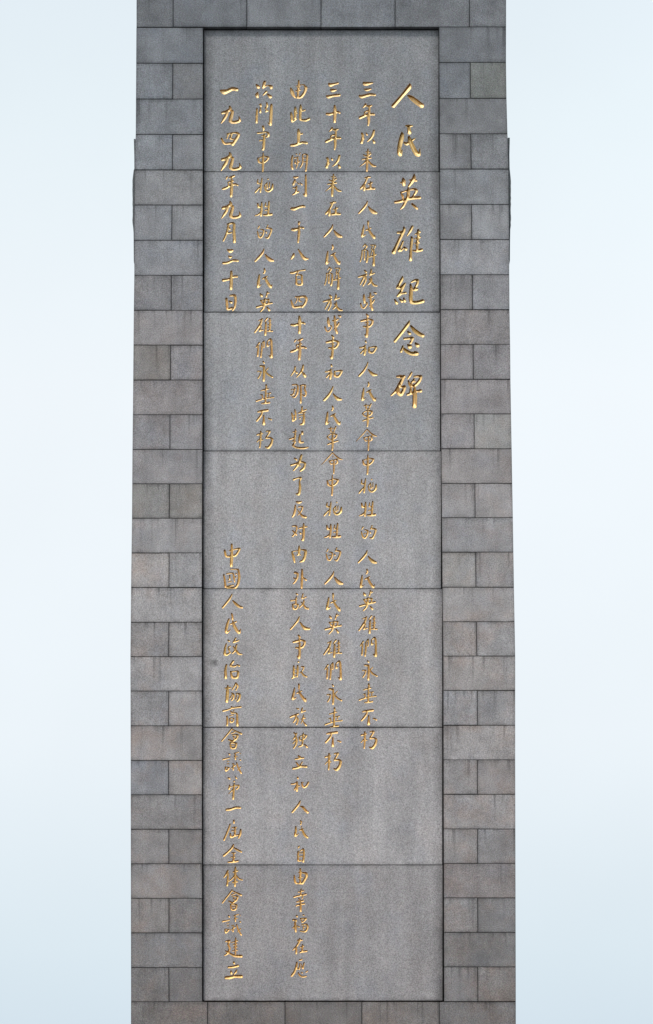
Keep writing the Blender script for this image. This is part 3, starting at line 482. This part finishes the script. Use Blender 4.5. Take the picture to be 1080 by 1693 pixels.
# ---- carve: signed distance of the brush strokes on a fine grid
ST = .5; GX0, GY0 = 330.0, 44.0; NX, NY = int(412/ST), int(1618/ST)
FIELD = np.full((NY+1, NX+1), -9.0, np.float32)
def smooth_path(a, n=4):
    if len(a) < 3: return a
    P_ = np.vstack((a[0], a, a[-1])); out = []
    for i in range(1, len(P_)-2):
        p0, p1, p2, p3 = P_[i-1], P_[i], P_[i+1], P_[i+2]; m1, m2 = .36*(p2-p0), .36*(p3-p1)
        for k in range(n):
            t = k/n; out.append((2*t**3-3*t*t+1)*p1+(t**3-2*t*t+t)*m1+(-2*t**3+3*t*t)*p2+(t**3-t*t)*m2)
    out.append(a[-1]); return np.array(out)
def sdf(strokes):
    x0, x1, y0, y1 = bbox(strokes)
    i0, i1 = max(0, int((x0-GX0)/ST)-2), min(NX, int((x1-GX0)/ST)+3); j0, j1 = max(0, int((y0-GY0)/ST)-2), min(NY, int((y1-GY0)/ST)+3)
    gx = GX0+ST*np.arange(i0, i1+1); gy = GY0+ST*np.arange(j0, j1+1); X, Y = np.meshgrid(gx, gy)
    f = np.full(X.shape, -9.0)
    for a in strokes:
        a = smooth_path(a)
        if len(a) == 1: f = np.maximum(f, a[0, 2]-np.hypot(X-a[0, 0], Y-a[0, 1])); continue
        for p, q in zip(a[:-1], a[1:]):
            dx, dy = q[0]-p[0], q[1]-p[1]; l2 = dx*dx+dy*dy+1e-9
            t = np.clip(((X-p[0])*dx+(Y-p[1])*dy)/l2, 0, 1)
            f = np.maximum(f, p[2]+(q[2]-p[2])*t-np.hypot(X-p[0]-t*dx, Y-p[1]-t*dy))
    f += .06*np.sin(X*2.1+np.sin(Y*1.7)*2)*np.sin(Y*2.3+X*.6)       # chisel unevenness
    f[0, :] = f[-1, :] = -1; f[:, 0] = f[:, -1] = -1
    return f.astype(np.float32), i0, j0
def cross(fa, fb): return fa/(fa-fb)
CORN = ((0, 0), (0, 1), (1, 1), (1, 0))     # (dj, di)
def carve_mesh(f, i0, j0, title):
    """the gilded groove: the inside of the strokes, sloping down to a V"""
    ins = f > 0; any_ = ins[:-1, :-1] | ins[1:, :-1] | ins[:-1, 1:] | ins[1:, 1:]
    V = []; ids = {}; F = []
    dmax = 4.2 if title else 2.6
    # profile shaped for shade: steep and dark at the upper edge, flat below
    e1 = np.full(f.shape, 99.0); e2 = np.full(f.shape, 99.0); h, w_ = f.shape; JJ, II = np.mgrid[0:h, 0:w_]
    lx, ly = -.42/ST, -.91/ST
    def samp(a, jj, ii):
        jj = np.clip(jj, 0, h-1.001); ii = np.clip(ii, 0, w_-1.001); j_, i_ = jj.astype(int), ii.astype(int); u, v = jj-j_, ii-i_
        return (a[j_, i_]*(1-u)+a[j_+1, i_]*u)*(1-v)+(a[j_, i_+1]*(1-u)+a[j_+1, i_+1]*u)*v
    for sg, e in ((1, e1), (-1, e2)):
        prev = f.astype(float)
        for q in range(1, 46):
            cur = samp(f, JJ+sg*q*.4*ly, II+sg*q*.4*lx); hit = (cur <= 0) & (e > 90) & (f > 0)
            e[hit] = (q-1)*.4+.4*(prev/(prev-cur+1e-9))[hit]; prev = cur
    ws = np.clip(.28*(e1+e2), .6, 2.2 if title else 1.05)          # deep slot added along the upper edge to make it fall dark
    ramp = np.minimum(1.5*f, np.minimum(.42*e2+.3, 4.0 if title else 2.6))
    D = np.where(e1 < ws, np.minimum(9*e1, ramp+3.2*ws), ramp)
    D = np.where(f > 0, np.maximum(D, 0), 0)
    def vert(key, x, y, s):
        if key not in ids:
            ids[key] = len(V); V.append((wx(x), REC+s/PX, wz(y)))
        return ids[key]
    for j, i in zip(*np.nonzero(any_)):
        poly = []
        for k in range(4):
            aj, ai = j+CORN[k][0], i+CORN[k][1]; bj, bi = j+CORN[(k+1) % 4][0], i+CORN[(k+1) % 4][1]
            fa, fb = f[aj, ai], f[bj, bi]
            if fa > 0: poly.append(vert((aj, ai), GX0+ST*(i0+ai), GY0+ST*(j0+aj), float(D[aj, ai])))
            if (fa > 0) != (fb > 0):
                t = cross(fa, fb); key = ('e', min(aj, bj), min(ai, bi), aj == bj)
                poly.append(vert(key, GX0+ST*(i0+ai+t*(bi-ai)), GY0+ST*(j0+aj+t*(bj-aj)), 0.0))
        if len(poly) > 2: F.append(tuple(poly))
    return V, F
CH = []
for n, st in INST:
    f, i0, j0 = sdf(st); h, w_ = f.shape
    sub = FIELD[j0:j0+h, i0:i0+w_]; np.maximum(sub, f, out=sub)
    CH.append((n, st, f, i0, j0))

# ---- the seven granite slabs, cut out where the strokes are
JY = [(47.2, 0), (281.0, 2), (513.2, 3), (743.0, 2), (971.0, 2), (1200.0, 3), (1428.2, 2), (1652.6, 0)]
def gj(Y): return int(round((Y-GY0)/ST))
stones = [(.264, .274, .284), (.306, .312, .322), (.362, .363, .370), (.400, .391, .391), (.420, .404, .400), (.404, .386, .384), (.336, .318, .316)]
slabs = []
for s_ in range(7):
    ja = gj(JY[s_][0])+(JY[s_][1]+1)//2; jb = gj(JY[s_+1][0])-JY[s_+1][1]//2
    Ym = (JY[s_][0]+JY[s_+1][0])/2
    ia = int(math.ceil((interp(LI, Ym)+1.3-GX0)/ST)); ib = int((interp(RI, Ym)-(.9 if s_ < 4 else 1.5)-GX0)/ST)
    f = FIELD[ja:jb+1, ia:ib+1]; pos = f > 0
    c0, c1, c2, c3 = pos[:-1, :-1], pos[:-1, 1:], pos[1:, 1:], pos[1:, :-1]
    empty = ~(c0 | c1 | c2 | c3); full = c0 & c1 & c2 & c3; part = ~empty & ~full
    V = []; F = []; ids = {}
    def vid(gi, gj_):
        k = (round(gi, 4), round(gj_, 4))
        if k not in ids: ids[k] = len(V); V.append((wx(GX0+ST*k[0]), REC, wz(GY0+ST*k[1])))
        return ids[k]
    openr = {}
    for r in range(empty.shape[0]+1):
        cur = {}
        if r < empty.shape[0]:
            e = np.concatenate(([0], empty[r].astype(np.int8), [0])); d = np.diff(e)
            for a, b in zip(np.nonzero(d == 1)[0], np.nonzero(d == -1)[0]):
                cur[(a, b)] = openr.pop((a, b), r)
        for (a, b), r0 in openr.items():
            F.append((vid(ia+a, ja+r0), vid(ia+a, ja+r), vid(ia+b, ja+r), vid(ia+b, ja+r0)))
        openr = cur
    for j, i in zip(*np.nonzero(part)):
        cs = [(j+dj, i+di) for dj, di in CORN]; val = [float(f[c]) for c in cs]
        saddle = (val[0] > 0) == (val[2] > 0) and (val[1] > 0) == (val[3] > 0)
        def cr_(k, m):
            t = cross(val[k], val[m]); return vid(ia+cs[k][1]+t*(cs[m][1]-cs[k][1]), ja+cs[k][0]+t*(cs[m][0]-cs[k][0]))
        if saddle:
            for k in range(4):
                if val[k] <= 0: F.append((vid(ia+cs[k][1], ja+cs[k][0]), cr_(k, (k+3) % 4), cr_(k, (k+1) % 4)))
            continue
        poly = []
        for k in range(4):
            m = (k+1) % 4
            if val[k] <= 0: poly.append(vid(ia+cs[k][1], ja+cs[k][0]))
            if (val[k] > 0) != (val[m] > 0): poly.append(cr_(k, m))
        if len(poly) > 2: F.append(tuple(reversed(poly)))
    # sides and back of the slab
    x0, x1, za, zb2 = wx(GX0+ST*ia), wx(GX0+ST*ib), wz(GY0+ST*ja), wz(GY0+ST*jb); yb = REC+.13
    b = len(V); V += [(x0, REC, za), (x1, REC, za), (x1, REC, zb2), (x0, REC, zb2), (x0, yb, za), (x1, yb, za), (x1, yb, zb2), (x0, yb, zb2)]
    F += [(b, b+1, b+5, b+4), (b+1, b+2, b+6, b+5), (b+2, b+3, b+7, b+6), (b+3, b, b+4, b+7), (b+4, b+5, b+6, b+7)]
    oz = (za+zb2)/2; oxx = (x0+x1)/2
    uv = [(v[0]-x0, v[2]-zb2) for v in V]; V = [(v[0]-oxx, v[1]-REC, v[2]-oz) for v in V]
    me = new_mesh('inscription_slab', V, F, M_slab, uv, (x1-x0, za-zb2))
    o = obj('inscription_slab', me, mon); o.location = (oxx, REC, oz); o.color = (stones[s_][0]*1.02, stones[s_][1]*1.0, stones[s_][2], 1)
    slabs.append((o, JY[s_][0], JY[s_+1][0]))
bpy.context.view_layer.update()
for n, st, f, i0, j0 in CH:
    V, F = carve_mesh(f, i0, j0, n.endswith('T'))
    x0, x1, y0, y1 = bbox(st); cy = (y0+y1)/2
    par = next(o for o, a, b in slabs if a <= cy < b)
    me = new_mesh('engraved_character', [(v[0]-par.location[0], v[1]-par.location[1], v[2]-par.location[2]) for v in V], [t[::-1] if False else t for t in F], M_gold)
    c = np.array(me.vertices[0].co)*0
    o = obj('engraved_character', me, par)
    cxw, czw = wx((x0+x1)/2)-par.location[0], wz(cy)-par.location[2]
    co = np.empty(len(me.vertices)*3, np.float32); me.vertices.foreach_get('co', co); co = co.reshape(-1, 3); co -= (cxw, 0, czw); me.vertices.foreach_set('co', co.ravel()); me.update()
    o.location = (cxw, 0, czw)
    k = random.uniform(.93, 1.05); t_ = min(1, max(0, (cy-150)/1450))
    o.color = (.76*k, (.55-.06*t_)*k*random.uniform(.97, 1.03), (.26-.08*t_)*k, 1)
print('characters', len(CH))
